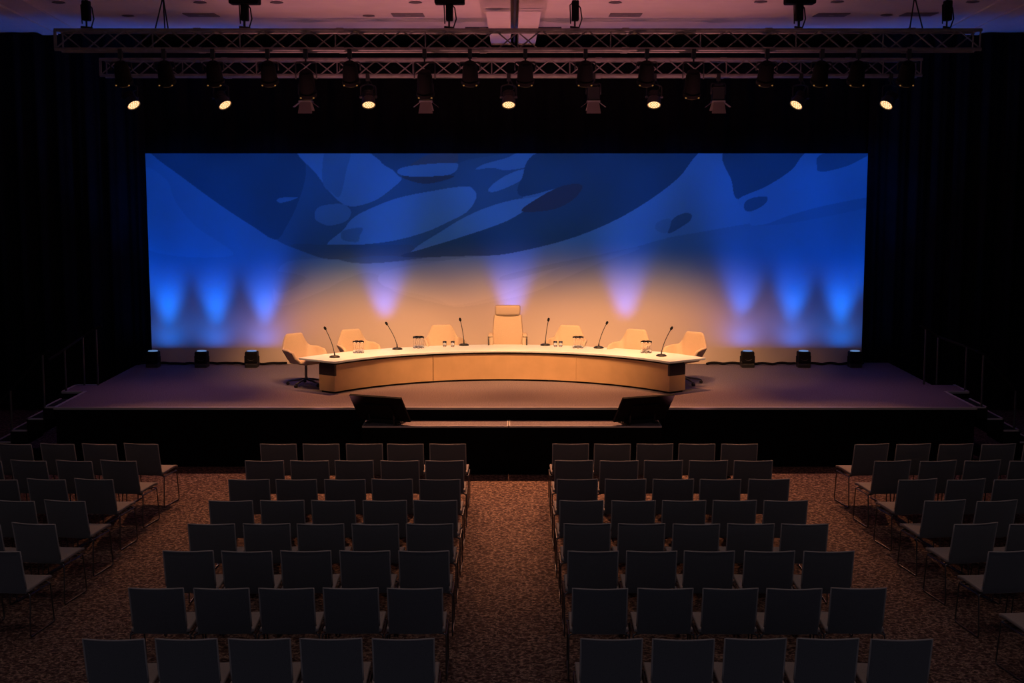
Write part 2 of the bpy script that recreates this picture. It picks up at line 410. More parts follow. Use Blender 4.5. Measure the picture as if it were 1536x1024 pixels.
for i, x in enumerate((-3.05, 3.05)):  # cans made up to carry the added ceiling fill
    t = thing('added_floor_can', (x, YF-.7, 0), 0, 'small added floor can for ceiling fill before the stage, on the %s' % ['left', 'right'][i], 'floor lamp', 'added floor cans for ceiling fill')
    MB().lathe([(.07, .03), (.085, .05), (.085, .20), (.078, .20), (.07, .19)], n=20).build('housing', M['blackm'], t, 'a')
    MB().box(-.10, .10, -.06, .06, 0, .02).box(-.10, -.09, -.015, .015, .02, .13).box(.09, .10, -.015, .015, .02, .13).build('bracket', M['blackm'], t)
    MB().lathe([(.072, .19), (.072, .195)], n=20).build('lens', M['panelglass'], t)
# ------------------------------------------------------------------ backdrop with printed pattern and painted-in blue light
LQ = lambda pts: [(200+x/2.695, 220+y/2.695) for x, y in pts]
RQ = lambda pts: [(760+x/2.695, 220+y/2.695) for x, y in pts]
def smooth(pts, n=8):
    P = np.array(pts, float); m = len(P); out = []
    for i in range(m):
        p0, p1, p2, p3 = P[i-1], P[i], P[(i+1) % m], P[(i+2) % m]
        for k in range(n):
            t = k/n
            out.append(.5*((2*p1)+(-p0+p2)*t+(2*p0-5*p1+4*p2-p3)*t*t+(-p0+3*p1-3*p2+p3)*t**3))
    return np.array(out)
def inside(P, X, Y):
    r = np.zeros(X.shape, bool); n = len(P)
    for i in range(n):
        x0, y0 = P[i]; x1, y1 = P[(i+1) % n]
        if y0 == y1: continue
        c = ((y0 > Y) != (y1 > Y)) & (X < (x1-x0)*(Y-y0)/(y1-y0)+x0)
        r ^= c
    return r
D = .50; MID = .66; L = 1.0
br = (1.35, .88, .75)
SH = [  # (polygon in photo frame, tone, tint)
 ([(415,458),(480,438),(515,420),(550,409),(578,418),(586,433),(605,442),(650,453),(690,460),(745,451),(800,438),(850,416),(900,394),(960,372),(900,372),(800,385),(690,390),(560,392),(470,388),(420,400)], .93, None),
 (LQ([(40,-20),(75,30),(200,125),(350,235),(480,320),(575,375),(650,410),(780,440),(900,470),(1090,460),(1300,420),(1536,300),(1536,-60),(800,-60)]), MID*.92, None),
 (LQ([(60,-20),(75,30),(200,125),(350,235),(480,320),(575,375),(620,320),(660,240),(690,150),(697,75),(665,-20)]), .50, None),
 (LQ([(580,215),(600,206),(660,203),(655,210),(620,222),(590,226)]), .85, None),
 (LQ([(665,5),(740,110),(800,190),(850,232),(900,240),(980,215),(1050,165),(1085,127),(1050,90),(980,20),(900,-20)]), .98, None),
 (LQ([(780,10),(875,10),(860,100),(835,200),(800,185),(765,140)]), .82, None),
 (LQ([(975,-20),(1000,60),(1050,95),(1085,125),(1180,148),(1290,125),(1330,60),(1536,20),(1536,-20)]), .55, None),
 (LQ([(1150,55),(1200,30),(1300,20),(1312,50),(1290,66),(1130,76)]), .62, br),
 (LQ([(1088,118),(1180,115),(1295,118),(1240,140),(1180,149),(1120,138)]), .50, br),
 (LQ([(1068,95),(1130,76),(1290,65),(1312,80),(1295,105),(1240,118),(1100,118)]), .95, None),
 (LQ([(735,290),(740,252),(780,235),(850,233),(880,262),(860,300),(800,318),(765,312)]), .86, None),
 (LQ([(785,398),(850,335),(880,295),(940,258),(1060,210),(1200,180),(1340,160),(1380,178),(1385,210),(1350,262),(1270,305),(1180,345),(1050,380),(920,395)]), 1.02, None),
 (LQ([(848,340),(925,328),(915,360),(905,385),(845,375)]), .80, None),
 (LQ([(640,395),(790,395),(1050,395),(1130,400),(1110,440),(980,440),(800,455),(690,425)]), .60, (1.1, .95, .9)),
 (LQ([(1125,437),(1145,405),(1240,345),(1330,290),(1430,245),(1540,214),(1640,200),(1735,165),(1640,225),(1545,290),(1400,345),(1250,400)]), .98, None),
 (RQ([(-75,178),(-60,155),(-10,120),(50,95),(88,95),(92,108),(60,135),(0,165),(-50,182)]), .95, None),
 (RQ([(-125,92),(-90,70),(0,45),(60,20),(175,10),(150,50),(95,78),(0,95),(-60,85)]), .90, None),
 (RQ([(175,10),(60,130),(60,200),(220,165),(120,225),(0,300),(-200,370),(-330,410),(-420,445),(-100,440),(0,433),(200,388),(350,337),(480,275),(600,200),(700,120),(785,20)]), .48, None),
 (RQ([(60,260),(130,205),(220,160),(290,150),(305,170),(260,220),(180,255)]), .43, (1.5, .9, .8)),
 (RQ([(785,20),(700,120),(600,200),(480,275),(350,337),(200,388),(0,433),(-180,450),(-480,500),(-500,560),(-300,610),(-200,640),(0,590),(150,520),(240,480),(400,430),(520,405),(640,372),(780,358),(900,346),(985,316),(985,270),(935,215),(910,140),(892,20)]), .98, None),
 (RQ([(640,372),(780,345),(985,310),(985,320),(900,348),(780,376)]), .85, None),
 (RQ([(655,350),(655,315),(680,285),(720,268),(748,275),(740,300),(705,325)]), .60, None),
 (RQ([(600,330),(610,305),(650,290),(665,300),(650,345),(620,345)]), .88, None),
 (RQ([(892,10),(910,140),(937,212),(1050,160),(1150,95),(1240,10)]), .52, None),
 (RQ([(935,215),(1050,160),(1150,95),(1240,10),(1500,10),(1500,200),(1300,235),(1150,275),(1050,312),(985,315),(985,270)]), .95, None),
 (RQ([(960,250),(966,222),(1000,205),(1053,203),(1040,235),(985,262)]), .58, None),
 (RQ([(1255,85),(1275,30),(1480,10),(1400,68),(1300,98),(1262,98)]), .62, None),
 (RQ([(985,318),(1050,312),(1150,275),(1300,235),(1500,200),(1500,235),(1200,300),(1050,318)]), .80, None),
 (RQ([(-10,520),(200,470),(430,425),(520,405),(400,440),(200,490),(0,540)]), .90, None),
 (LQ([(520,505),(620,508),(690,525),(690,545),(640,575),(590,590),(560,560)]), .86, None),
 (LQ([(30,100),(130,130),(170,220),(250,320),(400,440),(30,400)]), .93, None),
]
def backdrop():
    t = thing('backdrop_screen', ((SX0+SX1)/2, YS, HS), 0, 'wide backdrop cloth with abstract curved shapes washed in blue and amber light', 'backdrop')
    cx = (SX0+SX1)/2; z0 = HS+.005; nx, nz = 1080, 300
    xs = np.linspace(SX0, SX1, nx+1); zs = np.linspace(z0, SZ1, nz+1)
    X, Z = np.meshgrid(xs, zs)
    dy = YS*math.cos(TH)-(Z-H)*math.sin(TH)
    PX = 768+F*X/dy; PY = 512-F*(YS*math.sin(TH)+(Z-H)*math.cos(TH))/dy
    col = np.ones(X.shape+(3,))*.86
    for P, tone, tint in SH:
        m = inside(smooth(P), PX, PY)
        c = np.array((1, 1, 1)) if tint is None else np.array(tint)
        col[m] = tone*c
    # blue light painted into the upper cloth, fading to sand with fainter pattern below
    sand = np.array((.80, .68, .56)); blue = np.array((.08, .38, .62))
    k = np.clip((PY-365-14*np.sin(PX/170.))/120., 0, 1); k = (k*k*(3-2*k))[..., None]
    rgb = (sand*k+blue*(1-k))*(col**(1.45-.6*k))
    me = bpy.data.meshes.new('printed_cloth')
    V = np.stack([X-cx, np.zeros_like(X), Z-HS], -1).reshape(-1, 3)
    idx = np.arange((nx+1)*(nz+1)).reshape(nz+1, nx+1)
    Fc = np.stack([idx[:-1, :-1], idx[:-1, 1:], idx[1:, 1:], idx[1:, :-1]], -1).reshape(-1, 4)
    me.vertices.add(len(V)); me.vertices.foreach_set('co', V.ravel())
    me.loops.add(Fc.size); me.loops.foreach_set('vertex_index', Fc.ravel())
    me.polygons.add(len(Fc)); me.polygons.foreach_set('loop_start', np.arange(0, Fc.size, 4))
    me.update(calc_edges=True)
    ca = me.color_attributes.new('print', 'FLOAT_COLOR', 'POINT')  # holds the printed pattern and the painted-in blue light
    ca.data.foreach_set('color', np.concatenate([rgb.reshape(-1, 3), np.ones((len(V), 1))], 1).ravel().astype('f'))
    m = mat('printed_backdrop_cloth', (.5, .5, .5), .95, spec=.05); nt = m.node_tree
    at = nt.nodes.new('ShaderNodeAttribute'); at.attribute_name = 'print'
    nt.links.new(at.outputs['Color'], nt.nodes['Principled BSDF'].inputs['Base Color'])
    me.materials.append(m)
    o = bpy.data.objects.new('printed_cloth', me); COL.objects.link(o); o.parent = t
    w = (SX1-SX0)/2; h = SZ1-HS
    MB().box(-w, w, .004, .03, .0, .05).box(-w, w, .004, .03, h-.05, h).box(-w, -w+.05, .004, .03, .05, h-.05).box(w-.05, w, .004, .03, .05, h-.05).build('frame', M['black'], t)
    f = MB()
    for x in (-4, 0, 4): f.box(x-.03, x+.03, .03, .09, 0, h-.05).box(x-.03, x+.03, .09, .42, 0, .05)
    f.build('rear_support', M['black'], t)
backdrop()

# ------------------------------------------------------------------ curved table
TR = 3.28; TA = math.radians(53.5); TDP = .74; TH_ = .52
tab = thing('curved_panel_table', (TCX, TC.y, HS), 0, 'long curved pale wood panel table on the stage', 'table')
tcy = -TR   # circle centre relative to the table origin, on the audience side
def arcp(r, a): return (r*math.sin(a), tcy+r*math.cos(a))
def arc_solid(r0, r1, a0, a1, z0, z1, n):
    mb = MB(); A = [a0+(a1-a0)*i/n for i in range(n+1)]
    poly = [arcp(r0, a) for a in A]+[arcp(r1, a) for a in reversed(A)]
    vs = []
    for a in A:
        (x0, y0), (x1, y1) = arcp(r0, a), arcp(r1, a)
        vs += [(x0, y0, z0), (x1, y1, z0), (x1, y1, z1), (x0, y0, z1)]
    fs = []
    for i in range(n):
        b = i*4
        for k in range(4): fs.append((b+k, b+4+k, b+4+(k+1) % 4, b+(k+1) % 4))
    fs += [(0, 1, 2, 3), (n*4+3, n*4+2, n*4+1, n*4)]
    return mb.add(vs, fs)
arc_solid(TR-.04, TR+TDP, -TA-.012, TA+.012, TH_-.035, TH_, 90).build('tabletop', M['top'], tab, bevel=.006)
arc_solid(TR+.03, TR+.33, -TA+.004, TA-.004, TH_-.065, TH_-.035, 90).build('shadow_gap', M['gap'], tab)
arc_solid(TR+.03, TR+.30, -TA+.004, TA-.004, 0, .03, 90).build('plinth', M['gap'], tab)
aj = math.asin((onZ(651, 571, HS).x-TCX)/TR); ak = math.asin((onZ(863, 571, HS).x-TCX)/TR)
g = .0012
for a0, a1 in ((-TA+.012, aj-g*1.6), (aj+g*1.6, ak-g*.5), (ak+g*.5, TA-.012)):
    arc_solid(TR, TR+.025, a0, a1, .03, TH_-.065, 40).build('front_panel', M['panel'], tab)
arc_solid(TR+.026, TR+.03, -TA+.02, TA-.02, .03, TH_-.065, 60).build('inner_backing', M['gap'], tab)
for s in (-1, 1):
    d = .012/TR
    a0, a1 = sorted((s*(TA-.012), s*TA))
    arc_solid(TR, TR+.34, a0, a1, .03, TH_-.24, 2).build('end_panel', M['panel'], tab)
    arc_solid(TR, TR+.34, a0, a1, TH_-.24, TH_-.065, 2).build('end_inset', M['darkpanel'], tab)
    a0, a1 = sorted((s*(TA-.012), s*(TA-.3)))
    arc_solid(TR+.31, TR+.34, a0, a1, 0.0, TH_-.035, 6).build('rear_panel', M['panel'], tab)

ZT = HS+TH_
def on_table(px, py): return onZ(px, py, ZT)

# ------------------------------------------------------------------ microphones
def mic_proto():
    t = thing('gooseneck_microphone')
    b = MB().lathe([(.088, 0), (.092, .008), (.086, .02), (.06, .032), (.02, .036)], n=24)
    b.v = [(x*.95, y*.85, z) for x, y, z in b.v]
    b.build('base', M['mic'], t, True)
    MB().box(-.03, .03, -.065, -.035, .024, .034).build('talk_button', M['dark_rail'], t, bevel=.003)
    return t
MICS = [(502, 536, 487, 491), (596, 524, 579, 484), (696, 518, 690, 478), (818, 518, 823, 478), (898, 522, 911, 483), (992, 534, 1008, 491)]
mlab = ['beside the left end of the table', 'before the second armchair from the left', 'just left of the tall centre chair',
        'just right of the tall centre chair', 'between the two glass clusters right of centre', 'beside the right end of the table']
proto = mic_proto(); mics = [proto]+[copy_tree(proto) for _ in MICS[1:]]
for i, (bx, by, tx, ty) in enumerate(MICS):
    t = mics[i]
    p = on_table(bx, by); t.location = p; q = onY(tx, ty, p.y-.02)-p
    prop(t, 'black gooseneck microphone on the table, '+mlab[i], 'microphone', 'gooseneck microphones on the table')
    sgn = 1 if q.x > 0 else -1
    s0 = Vector((-.0, 0, .033)); c1 = Vector((q.x*.10, q.y*.1, q.z*.45)); e = Vector(q)
    pts = [s0*(1-k/10)**2+c1*2*(k/10)*(1-k/10)+e*(k/10)**2 for k in range(11)]
    MB().tube([s0, s0+Vector((q.x*.03, 0, .06))], [.012, .009], 10).build('neck_collar', M['mic'], t, True)
    MB().tube(pts, .006, 8).build('gooseneck', M['mic'], t, True)
    d = (pts[-1]-pts[-2]).normalized()
    MB().tube([e-d*.045, e-d*.03, e-d*.005, e+d*.008, e+d*.018], [.010, .019, .021, .017, .006], 12).build('windscreen', M['blackm'], t, True)

# ------------------------------------------------------------------ glasses
def tall_glass():
    t = thing('tall_water_glass')
    prof = [(.020, 0), (.027, .004), (.029, .03), (.024, .065), (.017, .09), (.022, .12), (.029, .16), (.031, .20)]
    inner = [(r-.0025, z) for r, z in reversed(prof[2:])]+[(.020, .012), (.004, .011)]
    MB().lathe(prof+inner, n=20, caps=True).build('glass_body', M['glass'], t, True)
    return t
def small_glass():
    t = thing('small_tumbler')
    prof = [(.024, 0), (.028, .004), (.031, .05), (.034, .10)]
    inner = [(.0315, .10), (.0285, .05), (.024, .012), (.004, .011)]
    MB().lathe(prof+inner, n=20).build('glass_body', M['glass'], t, True)
    return t
tg = tall_glass(); sg = small_glass()
first = True
pos4 = [(-.063, -.02), (0, -.035), (.062, -.022), (-.032, .036), (.034, .034)]
nm5 = ['left front', 'centre front', 'right front', 'left rear', 'right rear']
for px, py, wh in ((538, 529, 'cluster beside the left end microphone'), (628, 522, 'cluster right of the second microphone'), (867, 522, 'cluster left of the fifth microphone'), (969, 529, 'cluster left of the right end microphone')):
    c = on_table(px, py)
    for k, (dx, dy) in enumerate(pos4):
        t = tg if first else copy_tree(tg); first = False
        t.location = (c.x+dx, c.y+dy, ZT)
        prop(t, 'tall clear water glass, %s of the %s' % (nm5[k], wh), 'glass', 'tall water glasses on the table')
first = True
for px, py, wh in ((667, 520, 'left of the pair beside the third microphone'), (679, 520, 'right of the pair beside the third microphone'), (833, 520, 'left of the pair beside the fourth microphone'), (841, 520, 'right of the pair beside the fourth microphone')):
    c = on_table(px, py); t = sg if first else copy_tree(sg); first = False
    t.location = c; prop(t, 'small clear tumbler, '+wh, 'glass', 'small tumblers on the table')

# ------------------------------------------------------------------ conference armchairs
def lerp(a, b, t): return a+(b-a)*t
def sstep(a, b, x):
    t = min(1, max(0, (x-a)/(b-a))); return t*t*(3-2*t)
def star_base(t, h, spread=.31):
    MB().cyl((0, 0, .09), (0, 0, h), .022).cyl((0, 0, .09), (0, 0, .13), .035).build('post', M['chrome'], t, 'a')
    for k in range(5):
        a = 2*PI*k/5+.3; d = Vector((math.cos(a), math.sin(a), 0))
        lg = MB().tube([d*.02+Vector((0, 0, .105)), d*.15+Vector((0, 0, .09)), d*spread+Vector((0, 0, .062))], [.022, .018, .012], 8).build('base_leg', M['chrome'], t, True)
        c = d*(spread-.005); n = Vector((-d.y, d.x, 0))
        MB().cyl(c+Vector((0, 0, .028))-n*.02, c+Vector((0, 0, .028))+n*.02, .027).cyl(c+Vector((0, 0, .03)), c+Vector((0, 0, .065)), .008, n=8).build('castor', M['black'], lg, 'a')
def armchair():
    t = thing('conference_armchair')
    NU, NV = 40, 9
    def plan(u, w, dback, dfront):
        # u -1..1: left arm front -> back -> right arm front
        s = abs(u); sg = 1 if u > 0 else -1
        if s < .34: x = w*.62*s/.34; y = -dback
        elif s < .56:
            k = (s-.34)/.22; x = w*(.62+.38*math.sin(k*PI/2)); y = -dback+.20*(1-math.cos(k*PI/2))
        else:
            k = (s-.56)/.44; x = w*(1+.03*k); y = lerp(-dback+.20, dfront, k)
        return sg*x, y
    def fn(i, j):
        u = -1+2*i; s = abs(u)
        rim = .84-.225*sstep(.28, .46, s)-.03*sstep(.6, .9, s)-.12*sstep(.9, 1.0, s)
        z0 = .40
        x0, y0 = plan(u, .235, .17, .20); x1, y1 = plan(u, .335, .30, .14)
        k = j**.75
        lean = 1-.18*sstep(.40, 0, s)*0
        x = lerp(x0, x1, k); y = lerp(y0, y1, k)
        z = z0+(rim-z0)*j
        # top of the back narrows
        if s < .5: x *= 1-.10*j*(1-s)
        return (x, y, z)
    sh = MB().grid(lambda i, j: fn(i, j), NU, NV)
    o = sh.build('shell', M['cream'], t, True, solid=.045, sub=1)
    bt = MB()
    bt.grid(lambda u, v: (lambda a, r: (r*.235*math.cos(a), .01+r*.185*math.sin(a), .372+.03*r**3))(2*PI*u, v), 28, 5)
    bt.build('underside', M['cream'], t, True, solid=.03)
    st = MB().box(-.235, .235, -.17, .27, .37, .455).build('seat', M['cream'], t, True, bevel=.045, seg=5)
    star_base(t, .38)
    return t
ac = [(446, 571, 22.0, 'first from the left'), (530, None, 0, 'second from the left'), (664, None, 0, 'third from the left, left of the tall chair'),
      (853, None, 0, 'right of the tall chair'), (951, None, 0, 'second from the right'), (1037, None, 0, 'at the far right')]
tops = [500, 494, 487.5, 488, 494, 498]
ap = armchair()
ROT = [8, 14, -2, 10, 8, 0]
for i, (px, _, _, lab) in enumerate(ac):
    t = ap if i == 0 else copy_tree(ap)
    q = onZ(px, tops[i], HS+.84)
    dx, dy = (TCX)-q.x, (TC.y-TR)-q.y
    ang = math.atan2(dy, dx)-PI/2
    # chair faces +Y locally; move the pivot forward of the back
    f = Vector((math.cos(ang+PI/2), math.sin(ang+PI/2), 0))
    t.location = (q.x+f.x*.2, q.y+f.y*.2, HS); t.rotation_euler = (0, 0, ang)
    prop(t, 'cream upholstered swivel armchair behind the table, '+lab, 'armchair', 'cream armchairs behind the table')

def exec_chair():
    q = onZ(761.5, 459, HS+1.16)
    t = thing('high_back_chair', (q.x, q.y-.16, HS), PI, 'tall cream high-back chair with padded headrest at the table centre', 'armchair')
    def back(u, v):
        z = .42+.74*v; w = lerp(.285, .225, v)
        x = (2*u-1)*w; y = -.16-.10*v-.03*math.sin(v*PI)*0+.035*abs(2*u-1)**2.5
        return (x, y, z)
    MB().grid(lambda u, v: back(u, v*.80), 12, 12).build('backrest', M['cream'], t, True, solid=.07, bevel=.02, seg=3)
    MB().box(-.222, .222, -.315, -.15, 1.0, 1.17).build('headrest', M['cream2'], t, True, bevel=.035, seg=4)
    MB().box(-.26, .26, -.18, .30, .38, .47).build('seat', M['cream'], t, True, bevel=.04, seg=4)
    for s in (-1, 1):
        MB().tube(fillet([(s*.325, -.16, .45), (s*.33, -.18, .66), (s*.33, .14, .66), (s*.325, .17, .45)], .05), .012, 8).build('arm_frame', M['chrome'], t, True)
        MB().box(s*.295-.04, s*.295+.04, -.17, .15, .655, .70).build('arm_pad', M['cream'], t, True, bevel=.018, seg=3)
        MB().box(s*.285-.035, s*.285+.035, -.17, .13, .42, .675).build('arm_panel', M['cream'], t, True, bevel=.015, seg=3)
    MB().box(-.12, .12, -.12, .12, .35, .385).build('seat_plate', M['black'], t)
    star_base(t, .36, .33)
exec_chair()

# ------------------------------------------------------------------ floor uplights and cables
def uplight():
    t = thing('floor_uplight')
    MB().box(-.11, .11, -.11, .11, 0, .07).build('base', M['black'], t, bevel=.01)
    MB().tube(fillet([(-.125, 0, .05), (-.125, 0, .20)], .01), .012, 8).tube([(.125, 0, .05), (.125, 0, .20)], .012, 8).build('yoke', M['black'], t)
    h = MB().box(-.11, .11, -.10, .10, .085, .285).build('head', M['blackm'], t, bevel=.02)
    sm = [(.07*math.sin(a), -.104, .17-.05*math.cos(a)+.01) for a in [k*.25-1.0 for k in range(9)]]
    MB().tube(sm, .004, 6).build('handle', M['dark_rail'], t)
    MB().lathe([(.085, .285), (.085, .297)], n=24).build('lens', M['bluelens'], t)
    return t
ul = uplight()
ulab = ['at the left end of the backdrop', 'second from the left end of the backdrop', 'third from the left, behind the first armchair',
        'hidden behind the left half of the table', 'hidden behind the tall centre chair', 'hidden behind the right armchairs',
        'third from the right end of the backdrop', 'second from the right end of the backdrop', 'at the right end of the backdrop']
for i, px in enumerate([230, 303, 378, 575, 768, 940, 1121, 1205, 1282]):
    t = ul if i == 0 else copy_tree(ul)
    q = onY(px, 545, YS-.36); t.location = (q.x, YS-.36, HS)
    prop(t, 'black floor uplight glowing blue, '+ulab[i], 'uplight', 'blue floor uplights along the backdrop')
for nm, a, b in (('left', 206, 430), ('right', 1060, 1296)):
    x0 = onY(a, 548, YS-.14).x; x1 = onY(b, 548, YS-.14).x
    n = 60; pts = [(x0+(x1-x0)*k/n, YS-.13+.035*math.sin(k*.7)+.03*math.sin(k*.23), HS+.027+.012*abs(math.sin(k*.5))) for k in range(n+1)]
    c = MB().tube(pts, .022, 8).build('power_cable', M['blackm'], None, True)
    prop(c, 'thick black cable bundle on the stage along the %s of the backdrop' % nm, 'cable', 'cable bundles along the backdrop')

# ------------------------------------------------------------------ trusses
def truss(name, x0, x1, y, zb, zt_, dep, label, bay=.62):
    t = thing(name, ((x0+x1)/2, y, zb), 0, label, 'truss', 'lighting trusses over the stage')
    cx = (x0+x1)/2; L_ = x1-x0; h = zt_-zb; R = .025
    for yy in (0, dep):
        for zz in (0, h):
            c = MB().tube([(-L_/2, yy, zz), (L_/2, yy, zz)], R, 10)
            k = -L_/2+2.0
            while k < L_/2:
                c.tube([(k-.05, yy, zz), (k+.05, yy, zz)], R+.008, 10); k += 2.0
            c.build('chord', M['alu'], t, 'a')
    def lattice(ya, za, yb, zb_, ph):
        m = MB(); n = int(L_/bay); b = L_/n
        for k in range(n):
            xa = -L_/2+k*b
            P = [(xa, ya, za), (xa+b/2, yb, zb_), (xa+b, ya, za)]
            m.tube(P[:2], .011, 6).tube(P[1:], .011, 6)
            if k % 4 == ph: m.tube([(xa, ya, za), (xa, yb, zb_)], .011, 6)
        m.tube([(-L_/2+.02, ya, za), (-L_/2+.02, yb, zb_)], .013, 6).tube([(L_/2-.02, ya, za), (L_/2-.02, yb, zb_)], .013, 6)
        m.build('lattice', M['alu'], t)
    lattice(0, 0, 0, h, 0); lattice(dep, h, dep, 0, 2); lattice(0, h, dep, h, 1); lattice(0, 0, dep, 0, 3)
    return t
a = onY(82, 70, Y1); b_ = onY(1472, 70, Y1); zt1 = onY(768, 45, Y1).z; zb1 = onY(768, 76, Y1).z+.02
truss('lighting_truss', a.x, b_.x, Y1, zb1, zt1, .30, 'front aluminium box truss, the wider one nearest the audience')
a2 = onY(150, 112, Y2); b2 = onY(1383, 112, Y2); zt2 = onY(768, 89, Y2).z; zb2 = onY(768, 113, Y2).z
truss('lighting_truss', a2.x, b2.x, Y2, zb2, zt2, .30, 'rear aluminium box truss, lower and nearer the backdrop')

# hoists and their boxes
def hoist(px, y, zt_, label, box):
    x = onY(px, 40, y).x; s = .0
    t = thing('chain_hoist', (x, y+.15, zt_), 0, label, 'hoist', 'chain hoists holding the front truss')
    top = ZC-zt_
    MB().box(-.045, .055, -.07, .07, .12, .40).build('motor_body', M['blackm'], t, bevel=.015)
    MB().tube([(0, 0, .40), (0, 0, top)], .009, 6).build('chain', M['black'], t)
    MB().tube([(0, 0, .12), (0, 0, .02), (.03, -.03, -.01)], .014, 8).tube([(-.06, -.06, .03), (.06, .06, .03)], .016).build('hook', M['black'], t)
    MB().tube([(.03, .02, .36), (.08, .02, .30), (.10, .02, .15), (.06, .02, .03)], .010, 6).tube([(-.02, 0, .38), (-.07, 0, .34), (-.06, 0, .08)], .009, 6).build('control_cable', M['black'], t)
    if box:
        MB().box(-.20, .22, -.12, .12, top-.13, top).build('winch_box', M['blackm'], t, bevel=.02)
hl = ['outermost on the left', 'second from the left', 'just left of the centre beam', 'just right of the centre beam', 'second from the right', 'outermost on the right']
for i, (px, bx) in enumerate(((125, 0), (364, 1), (673, 1), (863, 0), (1201, 1), (1425, 0))):
    hoist(px, Y1, zt1+.02, 'black chain hoist above the front truss, '+hl[i], bx)
for i, px in enumerate((364, 673, 863, 1201)):
    x = onY(px, 90, Y2).x
    t = thing('suspension_wire', (x, Y2+.15, zt2), 0, 'thin black suspension wire from ceiling to rear truss, %s from the left' % ORD[i], 'wire', 'suspension wires of the rear truss')
    MB().tube([(0, 0, .25), (0, 0, ZC-zt2)], .006, 6).build('wire', M['blackm'], t)
    MB().tube([(0, -.15, .0), (0, 0, .25), (0, .15, .0)], .006, 6).build('sling', M['blackm'], t)
def rig(px, label):
    x = onY(px, 42, Y1).x
    t = thing('ceiling_bracket', (x, Y1+.15, ZC), 0, label, 'bracket', 'ceiling brackets above the front truss')
    h = ZC-zt1-.02
    MB().lathe([(.10, -.0), (.10, -.02), (.05, -.03)], n=16).build('ceiling_plate', M['blackm'], t)
    m = MB()
    for dx, dy in ((-.09, -.13), (.09, -.13), (-.02, .13)): m.tube([(0, 0, -.02), (dx, dy, -h)], .010, 6)
    m.build('strut', M['black'], t)
rig(242, 'small three-legged black bracket between ceiling and truss at the left')
rig(1375, 'small three-legged black bracket between ceiling and truss at the right')

# ------------------------------------------------------------------ lanterns
def clamp(mb, z0, z1):
    mb.box(-.03, .03, -.03, .03, z0-.05, z0+.055); mb.cyl((0, 0, z1), (0, 0, z0), .010, n=8)
# glowing LED spotlights beneath the rear truss
def glow_spot(tx):
    t = thing('led_spotlight')
    z0 = 0
    m = MB(); m.box(-.03, .03, -.035, .035, -.06, .06); m.cyl((0, 0, -.12), (0, 0, -.05), .012, n=8); m.build('clamp', M['black'], t)
    return t
zdrop = zb2-onY(763, 158, Y2).z
for i, px in enumerate(GLOWX):
    p = onY(px, 158, Y2-.12)
    sgn = (px-763)/560.
    lean = -.30*max(-1, min(1, sgn*1.3)) if abs(px-763) > 300 else (.07 if px < 700 else (-.05 if px > 800 else 0))
    t = glow_spot(px); t.location = (p.x+lean*-.9*.35, Y2, zb2-.03)
    lx = p.x-t.location.x
    prop(t, 'black round spotlight with warm glowing lens under the rear truss, %s from the left' % ORD[i], 'spotlight', 'glowing spotlights under the rear truss')
    c = Vector((lx*.55, -.05, -zdrop*.52+.0)); e = Vector((lx, -.12, p.z-(zb2-.03)))
    ax = Vector((lean*1.3, -.62, -1)).normalized()
    if abs(lean) > .2: ax = Vector((lean*2.3, -.58, -1)).normalized()
    b0 = e-ax*.26
    rot = ax.to_track_quat('Z', 'Y').to_matrix().to_4x4()
    hb = MB(); hb.M = Matrix.Translation(b0) @ rot
    hb.lathe([(.05, 0), (.085, .02), (.092, .06), (.092, .13), (.100, .14), (.108, .16), (.112, .258), (.105, .262), (.100, .245)], n=24)
    for k in range(4): hb.lathe([(.100, .03+k*.025), (.100, .04+k*.025)], n=24)
    hb.build('housing', M['black'], t, 'a')
    ln = MB(); ln.M = hb.M; ln.lathe([(.101, .238), (.101, .246)], n=24); lo = ln.build('lens', M['lens'], t)
    ld = MB(); ld.M = hb.M
    for k in range(12):
        a = 2*PI*k/12; ld.lathe([(.015, .246), (.011, .252)], (.076*math.cos(a), .076*math.sin(a), 0), n=8)
    for k in range(6):
        a = 2*PI*k/6; ld.lathe([(.015, .246), (.011, .252)], (.038*math.cos(a), .038*math.sin(a), 0), n=8)
    ld.lathe([(.015, .246), (.011, .252)], n=8); ld.build('led_cluster', M['led'], lo)
    mid = b0+ax*.10; sd = Vector((.12, 0, 0))
    MB().tube(fillet([mid-sd, Vector((-.12+mid.x*.5, 0, -.14)), Vector((0, 0, -.11)), Vector((.12+mid.x*.5, 0, -.14)), mid+sd], .04), .011, 8).build('yoke', M['black'], t, True)
    MB().cyl(mid-sd-Vector((.02, 0, 0)), mid-sd+Vector((.03, 0, 0)), .02, n=10).cyl(mid+sd-Vector((.03, 0, 0)), mid+sd+Vector((.02, 0, 0)), .02, n=10).build('tilt_knob', M['dark_rail'], t)
    MB().tube([(.02, .02, -.02), (.09, .05, -.16), tuple(mid*.6+Vector((.08, .1, 0))), tuple(b0+Vector((0, .02, .0)))], .007, 6).build('power_lead', M['black'], t)

